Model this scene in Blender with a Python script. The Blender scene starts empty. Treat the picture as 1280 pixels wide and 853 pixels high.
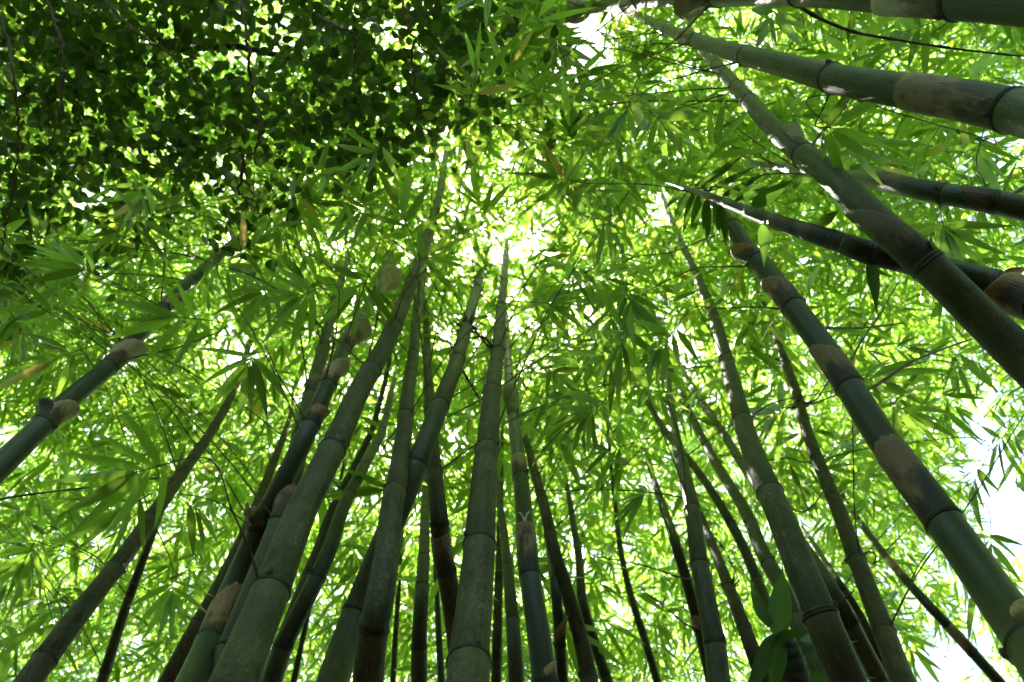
import bpy, math, random
import numpy as np
from mathutils import Vector, Matrix
random.seed(7)
rng = np.random.default_rng(11)
SC = bpy.context.scene
COL = SC.collection

# ------------------------------------------------------------------ camera
W, H, F = 1280.0, 853.0, 1033.0          # measuring frame of the photograph (pixels) and focal length
CAM = np.array([0.0, 0.0, 1.3])
ELEV = math.radians(69.0)
th = math.pi / 2 + ELEV
RIGHT = np.array([1.0, 0, 0]); UP = np.array([0, math.cos(th), math.sin(th)]); FWD = np.array([0, math.sin(th), -math.cos(th)])
cd = bpy.data.cameras.new('camera'); cam = bpy.data.objects.new('camera', cd); COL.objects.link(cam)
cam.location = CAM; cam.rotation_euler = (th, 0, 0)
cd.sensor_width = 36.0; cd.lens = 36.0 * F / W; cd.clip_start = 0.05; cd.clip_end = 2000
cd.dof.use_dof = True; cd.dof.focus_distance = 2.6; cd.dof.aperture_fstop = 3.2
SC.camera = cam

def ray(px, py):
    return RIGHT * ((px - W / 2) / F) + UP * (-(py - H / 2) / F) + FWD
def at(px, py, depth):
    return CAM + ray(px, py) * depth
def project(P):
    d = np.asarray(P) - CAM
    z = d @ FWD; zz = np.where(np.abs(z) < 1e-4, 1e-4, z)
    return W / 2 + F * (d @ RIGHT) / zz, H / 2 - F * (d @ UP) / zz, z

# ------------------------------------------------------------------ light
sdir = ray(560, 330); sdir = sdir / np.linalg.norm(sdir)
sun_el = math.asin(sdir[2]); sun_az = math.atan2(sdir[0], sdir[1])
wd = bpy.data.worlds.new('World'); SC.world = wd; wd.use_nodes = True
nt = wd.node_tree; bg = nt.nodes['Background']
sk = nt.nodes.new('ShaderNodeTexSky'); sk.sky_type = 'NISHITA'; sk.sun_disc = False
sk.sun_elevation = sun_el; sk.sun_rotation = sun_az; sk.air_density = 1.0; sk.dust_density = 2.0
nt.links.new(sk.outputs[0], bg.inputs[0]); bg.inputs[1].default_value = 0.085
sl = bpy.data.lights.new('sun', 'SUN'); sun = bpy.data.objects.new('sun', sl); COL.objects.link(sun)
sl.energy = 5.0; sl.angle = math.radians(0.5); sl.color = (1.0, 0.95, 0.86)
sun.rotation_euler = Vector(sdir).to_track_quat('Z', 'Y').to_euler(); sun.location = (0, 0, 30)
vs = SC.view_settings; vs.view_transform = 'Standard'; vs.look = 'None'; vs.gamma = 1.0; vs.use_curve_mapping = False
vs.exposure = 3.05
SC.render.engine = 'CYCLES'
cy = SC.cycles
cy.max_bounces = 10; cy.diffuse_bounces = 6; cy.glossy_bounces = 3; cy.transmission_bounces = 8; cy.transparent_max_bounces = 4
cy.use_denoising = True; cy.sample_clamp_indirect = 6.0

# ------------------------------------------------------------------ materials
def new_mat(name):
    m = bpy.data.materials.new(name); m.use_nodes = True
    t = m.node_tree; t.nodes.clear()
    out = t.nodes.new('ShaderNodeOutputMaterial')
    return m, t, out
def node(t, typ, **kw):
    n = t.nodes.new(typ)
    for k, v in kw.items(): setattr(n, k, v)
    return n
def mixc(t, fac, a, b):
    n = node(t, 'ShaderNodeMix', data_type='RGBA')
    for i, v in ((0, fac), (6, a), (7, b)):
        if hasattr(v, 'is_output'): t.links.new(v, n.inputs[i])
        else: n.inputs[i].default_value = v if i == 0 else (*v, 1)
    return n.outputs[2]
def ramp(t, src, lo, hi):
    n = node(t, 'ShaderNodeMapRange'); t.links.new(src, n.inputs[0])
    n.inputs[1].default_value = lo; n.inputs[2].default_value = hi
    return n.outputs[0]
def noise(t, vec, scale, detail=4.0, rough=0.6):
    n = node(t, 'ShaderNodeTexNoise'); t.links.new(vec, n.inputs['Vector'])
    n.inputs['Scale'].default_value = scale; n.inputs['Detail'].default_value = detail; n.inputs['Roughness'].default_value = rough
    return n.outputs[0]
def mapping(t, vec, sc):
    n = node(t, 'ShaderNodeMapping'); t.links.new(vec, n.inputs[0]); n.inputs[3].default_value = sc
    return n.outputs[0]
def math_n(t, op, a, b):
    n = node(t, 'ShaderNodeMath', operation=op)
    for i, v in ((0, a), (1, b)):
        if hasattr(v, 'is_output'): t.links.new(v, n.inputs[i])
        else: n.inputs[i].default_value = v
    return n.outputs[0]

def stem_material(name, base, pale, lichen, moss, lich_amt, moss_amt, stripe, rough, wax):
    m, t, out = new_mat(name)
    co = node(t, 'ShaderNodeAttribute', attribute_name='culm_co').outputs['Vector']
    nd = node(t, 'ShaderNodeAttribute', attribute_name='node_dist').outputs['Fac']      # metres above the node below
    rnd = node(t, 'ShaderNodeObjectInfo').outputs['Random']
    big = noise(t, mapping(t, co, (6, 6, 2.2)), 1.0, 3)
    c = mixc(t, ramp(t, big, 0.3, 0.72), base, pale)
    c = mixc(t, math_n(t, 'MULTIPLY', rnd, 0.15), c, tuple(x * 0.55 for x in base))
    st = noise(t, mapping(t, co, (170, 170, 1.6)), 1.0, 2)
    c = mixc(t, math_n(t, 'MULTIPLY', ramp(t, st, 0.48, 0.72), stripe), c, tuple(min(1, x * 1.7) for x in pale))
    run = noise(t, mapping(t, co, (55, 55, 1.3)), 1.0, 3)          # dirt runs down the skin
    c = mixc(t, math_n(t, 'MULTIPLY', ramp(t, run, 0.54, 0.7), 0.6), c, tuple(x * 0.4 for x in base))
    patch = ramp(t, noise(t, mapping(t, co, (9, 9, 4)), 1.0, 4), 0.4, 0.62)
    sp = noise(t, mapping(t, co, (240, 240, 150)), 1.0, 3, 0.7)
    c = mixc(t, math_n(t, 'MULTIPLY', math_n(t, 'MULTIPLY', ramp(t, sp, 0.5, 0.62), patch), lich_amt), c, lichen)
    blot = noise(t, mapping(t, co, (60, 60, 38)), 1.0, 5, 0.65)
    c = mixc(t, math_n(t, 'MULTIPLY', ramp(t, blot, 0.58, 0.66), lich_amt * 0.55), c, lichen)
    ms = ramp(t, noise(t, mapping(t, co, (26, 26, 11)), 1.0, 5), 0.5, 0.66)
    c = mixc(t, math_n(t, 'MULTIPLY', ms, moss_amt), c, moss)
    # wax bloom below each node and a stained band above it
    near = ramp(t, nd, 0.14, 0.0)
    c = mixc(t, math_n(t, 'MULTIPLY', near, math_n(t, 'ADD', ramp(t, blot, 0.35, 0.6), 0.1)), c, moss)
    nu = node(t, 'ShaderNodeAttribute', attribute_name='node_up').outputs['Fac']
    c = mixc(t, math_n(t, 'MULTIPLY', ramp(t, nu, 0.09, 0.01), wax), c, tuple(min(0.6, x * 1.9 + 0.02) for x in pale))
    b = node(t, 'ShaderNodeBsdfPrincipled'); t.links.new(c, b.inputs['Base Color'])
    rr = math_n(t, 'ADD', math_n(t, 'MULTIPLY', blot, 0.3), rough - 0.15); t.links.new(rr, b.inputs['Roughness'])
    b.inputs['Specular IOR Level'].default_value = 0.45
    bp = node(t, 'ShaderNodeBump'); bp.inputs['Strength'].default_value = 0.6; bp.inputs['Distance'].default_value = 0.002
    hgt = math_n(t, 'ADD', math_n(t, 'ADD', blot, sp), math_n(t, 'MULTIPLY', st, 0.8 + stripe)); t.links.new(hgt, bp.inputs['Height']); t.links.new(bp.outputs[0], b.inputs['Normal'])
    t.links.new(b.outputs[0], out.inputs[0])
    return m
M_STEM = {
    'old': stem_material('old culm skin', (0.045, 0.043, 0.018), (0.081, 0.075, 0.036), (0.24, 0.225, 0.12), (0.018, 0.024, 0.005), 0.7, 0.8, 0.3, 0.62, 0.3),
    'mid': stem_material('grown culm skin', (0.037, 0.043, 0.016), (0.065, 0.071, 0.030), (0.19, 0.185, 0.095), (0.017, 0.022, 0.005), 0.5, 0.65, 0.35, 0.52, 0.35),
    'young': stem_material('young culm skin', (0.020, 0.031, 0.015), (0.033, 0.048, 0.024), (0.12, 0.13, 0.07), (0.019, 0.025, 0.008), 0.18, 0.3, 0.6, 0.38, 0.35),
    'brown': stem_material('weathered brown culm skin', (0.040, 0.034, 0.012), (0.076, 0.062, 0.025), (0.20, 0.155, 0.075), (0.011, 0.011, 0.004), 0.7, 0.9, 0.25, 0.66, 0.15),
}
def ring_material():
    m, t, out = new_mat('node ring')
    co = node(t, 'ShaderNodeAttribute', attribute_name='culm_co').outputs['Vector']
    n1 = noise(t, mapping(t, co, (50, 50, 60)), 1.0, 4)
    c = mixc(t, ramp(t, n1, 0.35, 0.7), (0.012, 0.014, 0.007), (0.055, 0.055, 0.028))
    b = node(t, 'ShaderNodeBsdfPrincipled'); t.links.new(c, b.inputs['Base Color']); b.inputs['Roughness'].default_value = 0.6
    t.links.new(b.outputs[0], out.inputs[0]); return m
M_RING = ring_material()

def sheath_material(name, dark, mid, tan, green=None):
    m, t, out = new_mat(name)
    co = node(t, 'ShaderNodeAttribute', attribute_name='culm_co').outputs['Vector']
    v = node(t, 'ShaderNodeAttribute', attribute_name='along').outputs['Fac']
    n1 = noise(t, mapping(t, co, (22, 22, 9)), 1.0, 5)
    fib = noise(t, mapping(t, co, (220, 220, 8)), 1.0, 3)
    w = math_n(t, 'ADD', v, math_n(t, 'MULTIPLY', math_n(t, 'SUBTRACT', n1, 0.5), 2.3))
    c = mixc(t, ramp(t, w, 0.15, 0.5), dark, mid)
    c = mixc(t, ramp(t, w, 0.42, 0.72), c, tan)
    c = mixc(t, math_n(t, 'MULTIPLY', ramp(t, fib, 0.45, 0.75), 0.4), c, tuple(x * 0.45 for x in mid))
    sp = noise(t, mapping(t, co, (90, 90, 70)), 1.0, 4)
    c = mixc(t, math_n(t, 'MULTIPLY', ramp(t, sp, 0.6, 0.68), 0.5), c, (0.03, 0.022, 0.018))
    b = node(t, 'ShaderNodeBsdfPrincipled'); t.links.new(c, b.inputs['Base Color']); b.inputs['Roughness'].default_value = 0.55
    bp = node(t, 'ShaderNodeBump'); bp.inputs['Strength'].default_value = 0.9; bp.inputs['Distance'].default_value = 0.003
    t.links.new(math_n(t, 'ADD', fib, n1), bp.inputs['Height']); t.links.new(bp.outputs[0], b.inputs['Normal'])
    t.links.new(b.outputs[0], out.inputs[0]); return m
M_SHEATH = {
    'bark': sheath_material('dull stained sheath', (0.018, 0.016, 0.010), (0.050, 0.044, 0.024), (0.13, 0.112, 0.066)),
    'brown': sheath_material('brown culm sheath', (0.022, 0.014, 0.012), (0.085, 0.055, 0.033), (0.25, 0.17, 0.095)),
    'tan': sheath_material('tan culm sheath', (0.05, 0.032, 0.018), (0.27, 0.18, 0.085), (0.42, 0.31, 0.17)),
    'orange': sheath_material('rusty culm sheath', (0.022, 0.014, 0.008), (0.17, 0.095, 0.036), (0.36, 0.22, 0.09)),
    'dark': sheath_material('dark culm sheath', (0.012, 0.009, 0.010), (0.03, 0.021, 0.019), (0.09, 0.062, 0.042)),
    'green': sheath_material('green culm sheath', (0.018, 0.022, 0.014), (0.035, 0.055, 0.025), (0.07, 0.10, 0.045)),
    'pale': sheath_material('pale culm sheath', (0.13, 0.085, 0.06), (0.34, 0.27, 0.2), (0.55, 0.47, 0.38)),
}
def leaf_material(name, refl, trans, yellow_r, yellow_t, use_attr, gloss=0.35, veins=False):
    m, t, out = new_mat(name)
    if use_attr: tint = node(t, 'ShaderNodeAttribute', attribute_name='tint').outputs['Fac']
    else: tint = node(t, 'ShaderNodeObjectInfo').outputs['Random']
    y = ramp(t, tint, 0.965, 0.99)
    k = math_n(t, 'ADD', math_n(t, 'MULTIPLY', tint, 0.75), 0.5)
    def scaled(c):
        n = node(t, 'ShaderNodeVectorMath', operation='SCALE'); t.links.new(c, n.inputs[0]); t.links.new(k, n.inputs['Scale']); return n.outputs[0]
    cr = scaled(mixc(t, y, refl, yellow_r)); ct = scaled(mixc(t, y, trans, yellow_t))
    d = node(t, 'ShaderNodeBsdfPrincipled'); t.links.new(cr, d.inputs['Base Color'])
    d.inputs['Roughness'].default_value = 0.42; d.inputs['Specular IOR Level'].default_value = gloss
    tr = node(t, 'ShaderNodeBsdfTranslucent'); t.links.new(ct, tr.inputs[0])
    if veins:
        uvn = node(t, 'ShaderNodeAttribute', attribute_name='across').outputs['Fac']
        sn = node(t, 'ShaderNodeMath', operation='SINE'); t.links.new(math_n(t, 'MULTIPLY', uvn, 42.0), sn.inputs[0])
        bp = node(t, 'ShaderNodeBump'); bp.inputs['Strength'].default_value = 0.25; bp.inputs['Distance'].default_value = 0.0008
        t.links.new(sn.outputs[0], bp.inputs['Height']); t.links.new(bp.outputs[0], d.inputs['Normal'])
    a = node(t, 'ShaderNodeAddShader'); t.links.new(d.outputs[0], a.inputs[0]); t.links.new(tr.outputs[0], a.inputs[1])
    t.links.new(a.outputs[0], out.inputs[0]); return m
LEAF_T = (0.225, 0.365, 0.034)
M_LEAF = leaf_material('bamboo leaf', (0.056, 0.112, 0.023), tuple(x * 0.9 for x in LEAF_T), (0.17, 0.13, 0.05), (0.26, 0.20, 0.04), False, 0.4, True)
M_FOL = leaf_material('bamboo canopy leaf', (0.056, 0.112, 0.023), LEAF_T, (0.15, 0.13, 0.04), (0.30, 0.27, 0.04), True)
M_BROAD = leaf_material('broad tree leaf', (0.034, 0.066, 0.02), (0.066, 0.12, 0.012), (0.12, 0.12, 0.03), (0.25, 0.25, 0.03), True, 0.3)
M_BROAD1 = leaf_material('broad tree single leaf', (0.036, 0.07, 0.022), (0.066, 0.12, 0.012), (0.12, 0.12, 0.03), (0.25, 0.25, 0.03), False, 0.4)
M_BLADE = leaf_material('sheath blade', (0.034, 0.066, 0.02), (0.06, 0.12, 0.012), (0.05, 0.08, 0.02), (0.04, 0.07, 0.01), False, 0.15, True)
M_BLADE_RUST = leaf_material('rusty sheath blade', (0.24, 0.11, 0.04), (0.10, 0.04, 0.01), (0.2, 0.1, 0.03), (0.1, 0.05, 0.01), False, 0.3, True)
def simple(name, c1, c2, scale, rough=0.7):
    m, t, out = new_mat(name)
    co = node(t, 'ShaderNodeTexCoord').outputs['Object']
    n1 = noise(t, co, scale, 5)
    c = mixc(t, ramp(t, n1, 0.35, 0.65), c1, c2)
    b = node(t, 'ShaderNodeBsdfPrincipled'); t.links.new(c, b.inputs['Base Color']); b.inputs['Roughness'].default_value = rough
    bp = node(t, 'ShaderNodeBump'); bp.inputs['Strength'].default_value = 0.5; bp.inputs['Distance'].default_value = 0.004
    t.links.new(n1, bp.inputs['Height']); t.links.new(bp.outputs[0], b.inputs['Normal'])
    t.links.new(b.outputs[0], out.inputs[0]); return m
M_TWIG = simple('bamboo twig', (0.05, 0.055, 0.02), (0.13, 0.11, 0.05), 30)
M_TWIG_DRY = simple('dry twig', (0.10, 0.075, 0.04), (0.24, 0.19, 0.10), 30)
M_TWIG_DARK = simple('dark twig', (0.018, 0.014, 0.010), (0.06, 0.045, 0.03), 30)
M_BARK = simple('bark', (0.045, 0.024, 0.014), (0.12, 0.062, 0.034), 22)
M_TUFT = simple('dead tuft', (0.025, 0.012, 0.010), (0.10, 0.045, 0.035), 40)
M_WHITE = simple('pale husk', (0.5, 0.47, 0.4), (0.65, 0.62, 0.55), 40)
M_GROUND = simple('forest floor', (0.07, 0.05, 0.03), (0.13, 0.10, 0.055), 3.0, 0.9)

# ------------------------------------------------------------------ mesh helpers
def make_mesh(name, V, faces, mat, attrs=None, smooth=True):
    """V (n,3); faces: list of index arrays, each (m,k)."""
    me = bpy.data.meshes.new(name)
    V = np.asarray(V, dtype=np.float32)
    faces = [np.asarray(f, dtype=np.int32) for f in faces if len(f)]
    nl = sum(f.size for f in faces); npoly = sum(len(f) for f in faces)
    me.vertices.add(len(V)); me.vertices.foreach_set('co', V.ravel())
    me.loops.add(nl); me.polygons.add(npoly)
    me.loops.foreach_set('vertex_index', np.concatenate([f.ravel() for f in faces]))
    tot = np.concatenate([np.full(len(f), f.shape[1], np.int32) for f in faces])
    st = np.concatenate([[0], np.cumsum(tot)[:-1]]).astype(np.int32)
    me.polygons.foreach_set('loop_start', st)
    me.polygons.foreach_set('use_smooth', np.full(npoly, smooth))
    for k, a in (attrs or {}).items():
        a = np.asarray(a, dtype=np.float32)
        if a.ndim == 2:
            at_ = me.attributes.new(k, 'FLOAT_VECTOR', 'POINT'); at_.data.foreach_set('vector', a.ravel())
        else:
            at_ = me.attributes.new(k, 'FLOAT', 'POINT'); at_.data.foreach_set('value', a)
    me.update(calc_edges=True); me.validate()
    me.materials.append(mat)
    return me
def link(name, me, parent=None, **props):
    o = bpy.data.objects.new(name, me); COL.objects.link(o)
    if parent is not None: o.parent = parent
    for k, v in props.items(): o[k] = v
    return o
def thing(name, loc, label, category, group=None):
    o = bpy.data.objects.new(name, None); COL.objects.link(o); o.location = loc
    o.empty_display_size = 0.1; o['label'] = label; o['category'] = category
    if group: o['group'] = group
    return o
def norm(v):
    v = np.asarray(v, dtype=float); return v / (np.linalg.norm(v, axis=-1, keepdims=True) + 1e-12)
def frames(P):
    T = norm(np.gradient(P, axis=0))
    n = norm(np.cross(T[0], [0.0, 1.0, 0.05]))
    N = [n]
    for i in range(1, len(P)):
        n = norm(N[-1] - T[i] * np.dot(N[-1], T[i])); N.append(n)
    N = np.array(N); return T, N, np.cross(T, N)
def tube(P, R, sides):
    T, N, B = frames(P)
    a = np.linspace(0, 2 * math.pi, sides, endpoint=False)
    ring = N[:, None, :] * np.cos(a)[None, :, None] + B[:, None, :] * np.sin(a)[None, :, None]
    V = P[:, None, :] + ring * np.asarray(R)[:, None, None]
    n = len(P); i = np.arange(n - 1)[:, None] * sides; j = np.arange(sides)[None, :]; k = (j + 1) % sides
    Fq = np.stack([i + j, i + k, i + sides + k, i + sides + j], -1).reshape(-1, 4)
    return V.reshape(-1, 3), Fq
def catmull(pts, per=10):
    P = np.asarray(pts, float); P = np.vstack([2 * P[0] - P[1], P, 2 * P[-1] - P[-2]])
    out = []
    for i in range(1, len(P) - 2):
        t = np.linspace(0, 1, per, endpoint=False)[:, None]
        a, b, c, d = P[i - 1], P[i], P[i + 1], P[i + 2]
        out.append(0.5 * (2 * b + (c - a) * t + (2 * a - 5 * b + 4 * c - d) * t ** 2 + (3 * b - a - 3 * c + d) * t ** 3))
    out.append(P[-2][None]); return np.vstack(out)

# ------------------------------------------------------------------ ground
g = 300.0; n = 41
xs = np.linspace(-g, g, n); X, Y = np.meshgrid(xs, xs)
gv = np.stack([X.ravel(), Y.ravel(), np.zeros(n * n)], -1)
i = (np.arange(n - 1)[:, None] * n + np.arange(n - 1)[None]).ravel()
link('ground', make_mesh('ground', gv, [np.stack([i, i + 1, i + n + 1, i + n], -1)], M_GROUND), kind='structure', label='brown leaf littered ground under the bamboo grove')

# ------------------------------------------------------------------ bamboo culms
class Culm: pass
CULMS = {}
CDEPTH = np.zeros((214, 320), np.float32)      # nearest shown culm depth in a coarse picture grid: the photo shows no leaf in front of them

def culm(key, label, pts, d0, kind='mid', nodes=(), sp=0.42, taper=0.62, top=2.2, sides=20, ring=1.0):
    A = np.asarray(pts, float)
    C = catmull(A[:, :2], 12)
    seg = np.concatenate([[0], np.cumsum(np.linalg.norm(np.diff(C, axis=0), axis=1))]); S = seg[-1]
    sk_ = seg[::12][:len(A)] / S
    dia = d0 * (1 - (1 - taper) * sk_)
    dep = np.log(dia * F / A[:, 2])
    co = np.polyfit(sk_, dep, 3 if len(A) > 7 else 2 if len(A) > 3 else 1)
    s = np.linspace(0, 1, 90)
    px = np.interp(s, seg / S, C[:, 0]); py = np.interp(s, seg / S, C[:, 1])
    D = np.exp(np.polyval(co, s)); D = np.maximum.accumulate(D)
    P = np.array([at(x, y, d) for x, y, d in zip(px, py, D)])
    R = 0.5 * d0 * (1 - (1 - taper) * s)
    # the culm goes on down to the ground ...
    T = norm(P[0] - P[4]); lo = []; p = P[0].copy()
    while p[2] > -0.05 and len(lo) < 80:
        T = norm(T * 0.93 + np.array([0, 0, -1.0]) * 0.07); p = p + T * 0.08; lo.append(p.copy())
    lo = np.array(lo[::-1]) if lo else np.zeros((0, 3))
    # ... and up into the canopy
    T = norm(norm(P[-1] - P[-6]) + np.array([0, 0, 0.25])); hi = []; p = P[-1].copy(); bend = norm(np.array([T[0], T[1], 0]) + 0.001)
    nst = max(4, int(top / 0.1))
    for q in range(nst):
        T = norm(T + bend * 0.012 + np.array([0, 0, -0.004])); p = p + T * 0.1; hi.append(p.copy())
    hi = np.array(hi)
    rl = R[0] * (1 + 0.04 * np.linspace(1, 0, len(lo), endpoint=False)) if len(lo) else np.zeros(0)
    rh = R[-1] + (0.005 - R[-1]) * (np.arange(1, nst + 1) / nst)
    Pa = np.vstack([lo, P, hi]); Ra = np.concatenate([rl, R, rh])
    L = np.concatenate([[0], np.cumsum(np.linalg.norm(np.diff(Pa, axis=0), axis=1))])
    c = Culm(); c.key = key; c.P = Pa; c.R = Ra; c.L = L; c.kind = kind; c.sides = sides
    c.vis = (len(lo), len(lo) + len(P)); c.total = L[-1]; c.rnd = rng.random(3) * 20
    c.T, c.N, c.B = frames(Pa)
    q0, q1, qz = project(Pa); c.px, c.py, c.dep = q0, q1, qz
    c.base = Pa[0].copy(); c.base[2] = 0
    c.root = thing('bamboo_culm', c.base, label, 'bamboo', 'bamboo culms rising into the canopy')
    CULMS[key] = c
    # node heights
    given = sorted(c_len(c, x, y) for x, y in nodes)
    if not given: given = [L[c.vis[0]] + sp * (0.2 + 0.6 * rng.random())]
    v = given[0]
    while v > 0.25:
        v -= sp * (0.92 + 0.12 * rng.random()); given.insert(0, max(v, 0.02))
    v = given[-1]; st = sp if len(nodes) < 2 else max(0.22, min(sp, given[-1] - given[-2]))
    while v < c.total - 0.25:
        v += st * (0.92 + 0.12 * rng.random()); given.append(v); st *= 0.985
    c.nodes = [x for x in given if x < c.total - 0.06]
    cuts = [0.0] + [x for x in c.nodes if x > 0.08] + [c.total]
    for a, b in zip(cuts[:-1], cuts[1:]):
        m = max(5, int((b - a) / 0.07))
        u = np.unique(np.concatenate([np.linspace(a, b, m), [a + 0.012, a + 0.03, b - 0.012, b - 0.03]]))
        u = u[(u >= a) & (u <= b)]
        fl = 1 + 0.05 * np.exp(-((u - a) / 0.012) ** 2) + 0.035 * np.exp(-((b - u) / 0.02) ** 2) - 0.012 * np.sin((u - a) / (b - a) * math.pi)
        build_ring_mesh(c, 'internode', u, fl, M_STEM[kind], a, b)
    for x in c.nodes:
        if x < 0.08: continue
        w = 0.006 + 0.085 * radius(c, x)
        u = x + w * np.array([-1.0, -0.7, -0.45, -0.25, -0.05, 0.15, 0.4, 0.75, 1.2])
        u = np.clip(u, 0, c.total)
        pr = 1 + np.array([0.0, 0.04, 0.095, 0.085, 0.02, 0.03, 0.07, 0.05, 0.0]) * ring + 0.012
        build_ring_mesh(c, 'node_ring', u, pr, M_RING, x, x + 1)
    # coarse grid of shown culm depths
    for i_ in range(c.vis[0], c.vis[1] - (1 if key in ('C3', 'R5', 'C10', 'R2') else 14)):
        if c.dep[i_] > 0.2:
            rr = c.R[i_] * F / c.dep[i_] + 5
            x0, x1 = int((c.px[i_] - rr) / 4), int((c.px[i_] + rr) / 4) + 1; y0, y1 = int((c.py[i_] - rr) / 4), int((c.py[i_] + rr) / 4) + 1
            x0, y0 = max(x0, 0), max(y0, 0)
            if x1 > x0 and y1 > y0: CDEPTH[y0:y1, x0:x1] = np.maximum(CDEPTH[y0:y1, x0:x1], c.dep[i_])
    return c
def c_len(c, x, y):
    a, b = c.vis; d = np.hypot(c.px[a:b] - x, c.py[a:b] - y); k = int(np.argmin(d))
    lo, hi = max(k - 1, 0), min(k + 1, b - a - 1)
    A0 = np.array([c.px[a + lo], c.py[a + lo]]); A1 = np.array([c.px[a + hi], c.py[a + hi]])
    t = np.dot(np.array([x, y]) - A0, A1 - A0) / (np.dot(A1 - A0, A1 - A0) + 1e-9)
    t = min(max(t, -0.2), 1.2)
    return float(c.L[a + lo] + (c.L[a + hi] - c.L[a + lo]) * t)
def interp(c, u, arr): return np.stack([np.interp(u, c.L, arr[:, k]) for k in range(3)], -1)
def radius(c, u): return np.interp(u, c.L, c.R)
def point(c, u): return interp(c, np.atleast_1d(u), c.P)[0]
def build_ring_mesh(c, name, u, prof, mat, a, b):
    P = interp(c, u, c.P); N = norm(interp(c, u, c.N)); B = norm(interp(c, u, c.B)); R = radius(c, u) * prof
    s = c.sides; an = np.linspace(0, 2 * math.pi, s, endpoint=False)
    wob = 1 + 0.012 * np.sin(an * 2 + c.rnd[0]) + 0.008 * np.sin(an * 3 + c.rnd[1])
    rg = N[:, None] * np.cos(an)[None, :, None] + B[:, None] * np.sin(an)[None, :, None]
    V = P[:, None] + rg * (R[:, None] * wob[None])[..., None]
    n = len(u); i = np.arange(n - 1)[:, None] * s; j = np.arange(s)[None]; k = (j + 1) % s
    Fq = np.stack([i + j, i + k, i + s + k, i + s + j], -1).reshape(-1, 4)
    co = np.stack([R[:, None] * np.cos(an)[None] + c.rnd[0], R[:, None] * np.sin(an)[None] + c.rnd[1], np.broadcast_to(u[:, None], (n, s)) + c.rnd[2]], -1)
    nd = np.broadcast_to((u - a)[:, None], (n, s)).ravel(); nu = np.broadcast_to((b - u)[:, None], (n, s)).ravel()
    me = make_mesh(name, V.reshape(-1, 3) - c.base, [Fq], mat, {'culm_co': co.reshape(-1, 3), 'node_dist': nd, 'node_up': nu})
    return link(name, me, c.root)

def cam_angle(c, u):
    """angle round the culm that faces the camera"""
    p = point(c, u); N = interp(c, np.atleast_1d(u), c.N)[0]; B = interp(c, np.atleast_1d(u), c.B)[0]
    d = norm(CAM - p); return math.atan2(np.dot(d, B), np.dot(d, N))
def img_angle(c, u, dx, dy):
    """angle round the culm pointing along a direction seen in the picture"""
    N = interp(c, np.atleast_1d(u), c.N)[0]; B = interp(c, np.atleast_1d(u), c.B)[0]
    d = RIGHT * dx - UP * dy; return math.atan2(np.dot(d, B), np.dot(d, N))

def sheath(key, b, t, kind='brown', cover=320, turn=None, flare=0.05, torn=0.12, low=0.35, label=None, off=0.035):
    """papery sheath: seated on the node at picture point b, its upper edge reaching t"""
    c = CULMS[key]; u0 = c_len(c, *b) + 0.006; u1 = c_len(c, *t)
    if u1 < u0: u0, u1 = u1, u0
    Hh = max(u1 - u0, 0.03)
    ctr = cam_angle(c, (u0 + u1) / 2) if turn is None else img_angle(c, (u0 + u1) / 2, *turn)
    nu, nv = 33, 12
    half = math.radians(cover) / 2
    a = np.linspace(-half, half, nu)
    top = low + (1 - low) * np.cos(np.clip(a / half, -1, 1) * math.pi / 2) ** 0.8
    rs = rng.random(nu); top *= 1 - torn * np.convolve(rs, np.ones(7) / 7, 'same') * 1.8 - torn * 0.25 * rs
    V = []; al = []; co = []
    for side in (0, 1):
        for j in range(nv):
            v = j / (nv - 1)
            u = u0 + Hh * v * top
            P = interp(c, u, c.P); N = norm(interp(c, u, c.N)); B = norm(interp(c, u, c.B)); r0 = radius(c, u)
            fl = flare * (0.3 + 0.7 * np.cos(a * 0.5) ** 2)
            R = r0 * (1 + off + 0.012 * np.sin(a * 5 + c.rnd[0]) * v) + fl * (v ** 2.2) * Hh + (0.0 if side == 0 else -0.0022)
            an = a + ctr
            V.append(P + (N * np.cos(an)[:, None] + B * np.sin(an)[:, None]) * R[:, None])
            al.append(np.full(nu, v)); co.append(np.stack([r0 * np.cos(an) + c.rnd[1], r0 * np.sin(an) + c.rnd[2], u + c.rnd[0]], -1))
    V = np.vstack(V); al = np.concatenate(al); co = np.vstack(co)
    i = (np.arange(nv - 1)[:, None] * nu + np.arange(nu - 1)[None]).ravel(); o = nv * nu
    f1 = np.stack([i, i + 1, i + nu + 1, i + nu], -1); f2 = np.stack([i, i + nu, i + nu + 1, i + 1], -1) + o
    e = (nv - 1) * nu + np.arange(nu - 1); f3 = np.stack([e, e + 1, e + 1 + o, e + o], -1)
    l = np.arange(nv - 1) * nu; f4 = np.stack([l, l + nu, l + nu + o, l + o], -1); r_ = l + nu - 1; f5 = np.stack([r_ + nu, r_, r_ + o, r_ + nu + o], -1)
    ob = link('sheath', make_mesh('sheath', V - c.base, [f1, f2, f3, f4, f5], M_SHEATH[kind], {'along': al, 'culm_co': co}), c.root)
    if label: ob['label'] = label
    return ob

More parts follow.
